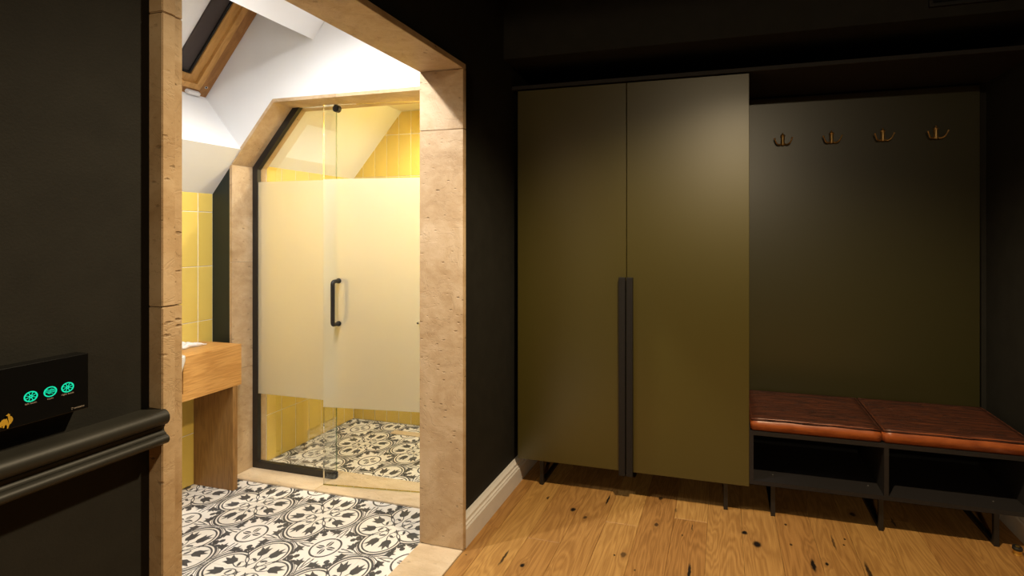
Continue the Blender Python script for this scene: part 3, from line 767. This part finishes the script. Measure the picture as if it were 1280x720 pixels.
def sled(parent, x, zt_, mat='black_metal'):
    bm = B(); w_ = .010
    box(bm, x-w_, x+w_, 2.535, 2.553, 0.0005, zt_); box(bm, x-w_, x+w_, 2.92, 2.938, 0.0005, zt_); box(bm, x-w_, x+w_, 2.553, 2.92, 0.0005, .018); box(bm, x-w_, x+w_, 2.553, 2.92, zt_-.012, zt_)
    return fin('sled_leg', bm, mat, parent)
for x in (-.953, .010): sled(war, x, .152)

# ------------------------------------------------------------------ board running over wardrobe and bench
bm = box(B(), XA+.004, XR-.002, YF-.004, 2.976, 2.134, 2.154, bevel=.001)
tag(fin('overhead_shelf', bm, 'bench_metal'), 'long thin dark board running over the wardrobe and the bench niche', 'shelf')

# ------------------------------------------------------------------ bench
bx0, bx1 = .1192, 1.275
ben = thing('bench', (.7, 2.73, 0), 'low black open-fronted shoe bench with two compartments on three sled legs', 'bench')
zb0, zb1 = .164, .418; tk = .019; by1 = 2.955
fin('bottom_shelf', box(B(), bx0, bx1, YF, by1, zb0, zb0+tk), 'bench_metal', ben)
fin('seat_board', box(B(), bx0, bx1, YF, by1, zb1-tk, zb1), 'bench_metal', ben)
for x in (bx0, bx1-tk): fin('side_panel', box(B(), x, x+tk, YF, by1, zb0+tk, zb1-tk), 'bench_metal', ben)
fin('divider', box(B(), .697, .697+tk, YF+.0005, by1-.01, zb0+tk, zb1-tk), 'bench_metal', ben)
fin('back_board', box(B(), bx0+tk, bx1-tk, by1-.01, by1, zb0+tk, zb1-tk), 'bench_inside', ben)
for x in (.230, .697, 1.147): sled(ben, x, zb0)
for x, y in ((.232, 2.573), (.652, 2.573), (1.147, 2.563)):
    bm = B(); lathe(bm, [(.0035, 0), (.0035, .0012), (.002, .002)], (x, y, zb0+tk), 'z', 10); fin('screw_cap', bm, 'screw_steel', ben)

# two leather cushions
def cushion(x0_, x1_, label):
    y0_, y1_, z0_, z1_ = YF+.002, 2.951, zb1+.0008, .477
    bm = B(); nx, ny = 26, 20
    box(bm, x0_, x1_, y0_, y1_, z0_, z1_)
    bmesh.ops.bevel(bm, geom=list(bm.edges), offset=.008, segments=3, affect='EDGES')
    bmesh.ops.recalc_face_normals(bm, faces=bm.faces)
    bmesh.ops.subdivide_edges(bm, edges=[e for e in bm.edges if e.calc_length() > .1], cuts=18, use_grid_fill=True)
    rnd = random.Random(int(x0_*1000))
    ph = [rnd.uniform(0, 6) for _ in range(6)]
    for v in bm.verts:
        if v.co.z > z1_-.012:
            fx = (v.co.x-x0_)/(x1_-x0_); fy = (v.co.y-y0_)/(y1_-y0_)
            crown = .010*(1-(2*fx-1)**8)*(1-(2*fy-1)**8)
            v.co.z += crown*.5+.0012*math.sin(v.co.x*30+ph[0])*math.sin(v.co.y*38+ph[1])-.004*((2*fx-1)**20)
        if v.co.y < y0_+.002: v.co.y -= .003*math.sin(PI*(v.co.z-z0_)/(z1_-z0_))+.0008*math.sin(v.co.x*40+ph[2])
    for f in bm.faces: f.material_index = 1 if (abs(f.normal.z) < .3) else 0
    o = fin('seat_cushion', bm, ['leather', 'leather_edge'], smooth=True)
    tag(o, label, 'cushion', 'leather bench cushions')
    pz = z1_-.004
    pts = [(x0_+.004, y1_-.004, pz), (x0_+.004, y0_+.004, pz), (x1_-.004, y0_+.004, pz), (x1_-.004, y1_-.004, pz)]
    path = []
    for a, b in zip(pts, pts[1:]+pts[:1]):
        for k in range(14): path.append(tuple(a[i]+(b[i]-a[i])*k/14 for i in range(3)))
    bm = B(); tube(bm, path+[path[0]], .0042, 8, cap=False); fin('piping', bm, 'leather', o, smooth=True)
cushion(.125, .6895, 'brown leather seat cushion beside the wardrobe, left of the bench seam')
cushion(.6935, 1.272, 'brown leather seat cushion beside the right wall, right of the bench seam')

# ------------------------------------------------------------------ olive back panel and its hooks
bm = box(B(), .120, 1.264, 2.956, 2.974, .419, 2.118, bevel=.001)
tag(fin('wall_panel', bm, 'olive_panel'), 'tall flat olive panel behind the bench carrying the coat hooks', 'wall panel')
YP = 2.956
def hook(x, label):
    h = thing('coat_hook', (x, YP, 1.88), label, 'coat hook', 'brass coat hooks on the olive panel')
    bm = B(); lathe(bm, [(.006, -.031), (.0095, -.029), (.0115, -.020), (.0098, -.006), (.0098, .014), (.0115, .021), (.0135, .025), (.009, .029), (.0045, .031)], (0, -.0140, 0), 'z', 18)
    box(bm, -.008, .008, -.010, -.0004, -.024, .024, bevel=.002)
    fin('stem', bm, 'antique_brass', h, world=False, smooth='auto')
    bm = B(); lathe(bm, [(.002, .0), (.0045, .004), (.0035, .008), (.001, .0105)], (0, -.0140, .030), 'z', 12); fin('finial', bm, 'antique_brass', h, world=False, smooth='auto')
    for s in (-1, 1):
        pts = bez((s*.006, -.013, -.021), (s*.022, -.018, -.032), (s*.034, -.034, -.026), (s*.041, -.040, -.006), 8)+bez((s*.041, -.040, -.006), (s*.043, -.042, .0), (s*.045, -.043, .004), (s*.047, -.043, .008), 3)[1:]
        bm = B(); tube(bm, pts, [.0045]*4+[.0042, .004, .0038, .0036, .0034, .0036, .0045, .005], 10); fin('arm', bm, 'antique_brass', h, world=False, smooth='auto')
for x, lb in ((.318, 'brass two-armed coat hook nearest the wardrobe, first in the row'), (.567, 'brass two-armed coat hook, second in the row counting from the wardrobe'), (.817, 'brass two-armed coat hook, third in the row counting from the wardrobe'), (1.063, 'brass two-armed coat hook nearest the right wall, last in the row')): hook(x, lb)

# ------------------------------------------------------------------ dark grille on the bulkhead
gr = thing('vent_grille', (1.05, 2.39, 2.40), 'dark slatted air grille on the bulkhead at the upper right', 'vent grille')
bm = B()
gx0, gx1, gz0, gz1 = .836, 1.27, 2.312, 2.50
for a in ((gx0, gx0+.012, gz0, gz1), (gx1-.012, gx1, gz0, gz1), (gx0+.012, gx1-.012, gz0, gz0+.008), (gx0+.012, gx1-.012, gz1-.012, gz1)): box(bm, a[0], a[1], 2.378, 2.3918, a[2], a[3])
fin('frame', bm, 'handle_black', gr)
fin('backing', box(B(), gx0+.012, gx1-.012, 2.390, 2.3918, gz0+.008, gz1-.012), 'rubber', gr)
for k in range(8):
    z = gz0+.02+k*.02
    bm = B(); prism(bm, [(gx0+.012, 2.380, z), (gx0+.012, 2.3895, z+.010), (gx0+.012, 2.3895, z+.0115), (gx0+.012, 2.380, z+.0015)], (gx1-gx0-.024, 0, 0)); fin('slat', bm, 'handle_black', gr)

# ------------------------------------------------------------------ door stop
ds = thing('door_stop', (1.206, 2.50, 0), 'small brass door stop with black rubber ring on the oak floor', 'door stop')
bm = B(); lathe(bm, [(.0175, .0005), (.0175, .003), (.0150, .0045), (.0150, .019)], (1.206, 2.50, 0), 'z', 28); fin('post', bm, 'brass', ds, smooth='auto')
bm = B(); lathe(bm, [(.0165, .019), (.0185, .021), (.0185, .029), (.0160, .032), (.0075, .032)], (1.206, 2.50, 0), 'z', 28); fin('rubber_ring', bm, 'rubber', ds, smooth='auto')
bm = B(); lathe(bm, [(.0075, .032), (.0075, .0335), (.004, .035)], (1.206, 2.50, 0), 'z', 20); fin('cap_screw', bm, 'brass', ds, smooth='auto')

# ------------------------------------------------------------------ touch panel with lit icons
XP = -1.080
pan = thing('control_panel', (XP, .53, 1.10), 'glossy black wall touch panel with three glowing green round icons above the chair rail', 'control panel')
bm = box(B(), XA+.0002, XP, .425, .6205, 1.054, 1.1505, bevel=.0012)
fin('panel_body', bm, 'gloss_black', pan)
def P(y, z, lift=.0004): return Vector((XP+lift, y, z))
def flat(bm, pts, lift=.0003):     # pts as (y, z), closed outline as one face with a hair of thickness
    prism(bm, [P(a, b, lift) for a, b in pts], (.0003, 0, 0))
def wheel(cy, cz, r, spokes):
    bm = B(); n = 32
    def annulus(ra, rb):
        for k in range(n):
            a, b = 2*PI*k/n, 2*PI*(k+1)/n
            flat(bm, [(cy+ra*math.cos(a), cz+ra*math.sin(a)), (cy+rb*math.cos(a), cz+rb*math.sin(a)), (cy+rb*math.cos(b), cz+rb*math.sin(b)), (cy+ra*math.cos(b), cz+ra*math.sin(b))])
    annulus(r*.80, r); 
    if spokes:
        annulus(r*.10, r*.26)
        for k in range(8):
            a = 2*PI*k/8+.39; c_, s_ = math.cos(a), math.sin(a); w_ = r*.055
            flat(bm, [(cy+r*.26*c_-w_*s_, cz+r*.26*s_+w_*c_), (cy+r*.80*c_-w_*s_, cz+r*.80*s_+w_*c_), (cy+r*.80*c_+w_*s_, cz+r*.80*s_-w_*c_), (cy+r*.26*c_+w_*s_, cz+r*.26*s_-w_*c_)])
    else:
        for dz in (.40, .16, -.08, -.32):
            hw = math.sqrt(max(0, .78**2-dz**2))*r*(.95 if dz > -.2 else .55)
            prev = None
            for k in range(9):
                y = cy-hw+2*hw*k/8; z = cz+dz*r+.10*r*math.sin(k*1.57)
                if prev: flat(bm, [(prev[0], prev[1]-.055*r), (y, z-.055*r), (y, z+.055*r), (prev[0], prev[1]+.055*r)])
                prev = (y, z)
    fin('icon', bm, 'led_green', pan, recalc=True)
wheel(.545, 1.0975, .0085, True); wheel(.5690, 1.0980, .0085, False); wheel(.5915, 1.0985, .0085, True)
def word(txt, y, z, size, mat='print_pale', align='CENTER'):
    cu = bpy.data.curves.new('word', 'FONT'); cu.body = txt; cu.size = size; cu.align_x = align; cu.extrude = .00012
    ob = bpy.data.objects.new('word', cu); COL.objects.link(ob)
    dg = bpy.context.evaluated_depsgraph_get(); me = bpy.data.meshes.new_from_object(ob.evaluated_get(dg)); bpy.data.objects.remove(ob)
    me.name = 'lettering'
    Mx = Matrix(((0, 0, 1, XP+.0005), (1, 0, 0, y), (0, 1, 0, z), (0, 0, 0, 1)))
    me.transform(Matrix.Translation(-pan.location) @ Mx); me.materials.clear()
    link('lettering', me, pan, mat)
word('left basin', .545, 1.0855, .0040); word('basin', .569, 1.0855, .0040); word('right basin', .5915, 1.0865, .0040)
word('sensano', .6000, 1.0590, .0044, align='LEFT')
bm = B()
for k in range(3):
    a0 = k*2.09; pr = None
    for i in range(7):
        a = a0+i*.28; y, z = .5975+.0016*math.cos(a)*(1-.08*i), 1.0606+.0018*math.sin(a)*(1-.08*i)
        if pr: flat(bm, [(pr[0], pr[1]-.0003), (y, z-.0003), (y, z+.0003), (pr[0], pr[1]+.0003)])
        pr = (y, z)
fin('swirl_mark', bm, 'print_pale', pan)
# gold cockerel
rc = [(0.50985, 1.06817), (0.51156, 1.07115), (0.51414, 1.07203), (0.51674, 1.07133), (0.51804, 1.07365), (0.51822, 1.07541), (0.51631, 1.07645), (0.51605, 1.07715), (0.51804, 1.0779), (0.51892, 1.07966), (0.51953, 1.07799), (0.52093, 1.07774), (0.5204, 1.0761), (0.52093, 1.07482), (0.52287, 1.07315), (0.52419, 1.06963), (0.52375, 1.06612), (0.52199, 1.0631), (0.51979, 1.06087), (0.51848, 1.05589), (0.51717, 1.05639), (0.51743, 1.05993), (0.51631, 1.06277), (0.51501, 1.06205), (0.51397, 1.05821), (0.51242, 1.05904), (0.51285, 1.06225), (0.51156, 1.06153), (0.51113, 1.05952), (0.50985, 1.06097), (0.50857, 1.06265), (0.50815, 1.0664)]
bm = B(); flat(bm, rc); bmesh.ops.triangulate(bm, faces=bm.faces); fin('cockerel_emblem', bm, 'print_gold', pan)

# ------------------------------------------------------------------ downlight fittings (out of frame, they carry the lamps; the wide bathroom one is added fill)
for i, (nm, loc, _c, _w, _k, _b, lr, _a) in enumerate(LAMPS):
    fs = max(1.0, lr/.05)
    zc_ = {'hall': ZC, 'bath': ZB, 'shower': 2.2295}[nm]
    lab = ['round downlight in the hall ceiling in front of the wardrobe', 'round downlight in the hall ceiling behind the viewpoint', 'round downlight in the bathroom ceiling nearest the shower', 'unseen round fill lamp added in the bathroom ceiling farthest from the shower', 'round downlight in the ceiling above the shower'][i]
    dl = thing('downlight', (loc[0], loc[1], zc_), lab, 'downlight', 'ceiling downlights')
    bm = B(); prev = None; seg = 28; rr = [(.045, -.0002), (.045, -.004), (.034, -.006), (.034, -.0015)]
    rg = [[bm.verts.new((fs*r_*math.cos(2*PI*k/seg), fs*r_*math.sin(2*PI*k/seg), z_)) for k in range(seg)] for r_, z_ in rr]
    for a, b in zip(rg[:-1], rg[1:]):
        for k in range(seg): bm.faces.new((a[k], a[(k+1) % seg], b[(k+1) % seg], b[k]))
    fin('trim_ring', bm, 'white_plastic' if nm != 'hall' else 'black_metal', dl, world=False)
    bm = B(); lathe(bm, [(.033*fs, -.0018), (.033*fs, -.0008)], (0, 0, 0), 'z', seg); fin('lens', bm, 'lamp_lens', dl, world=False)
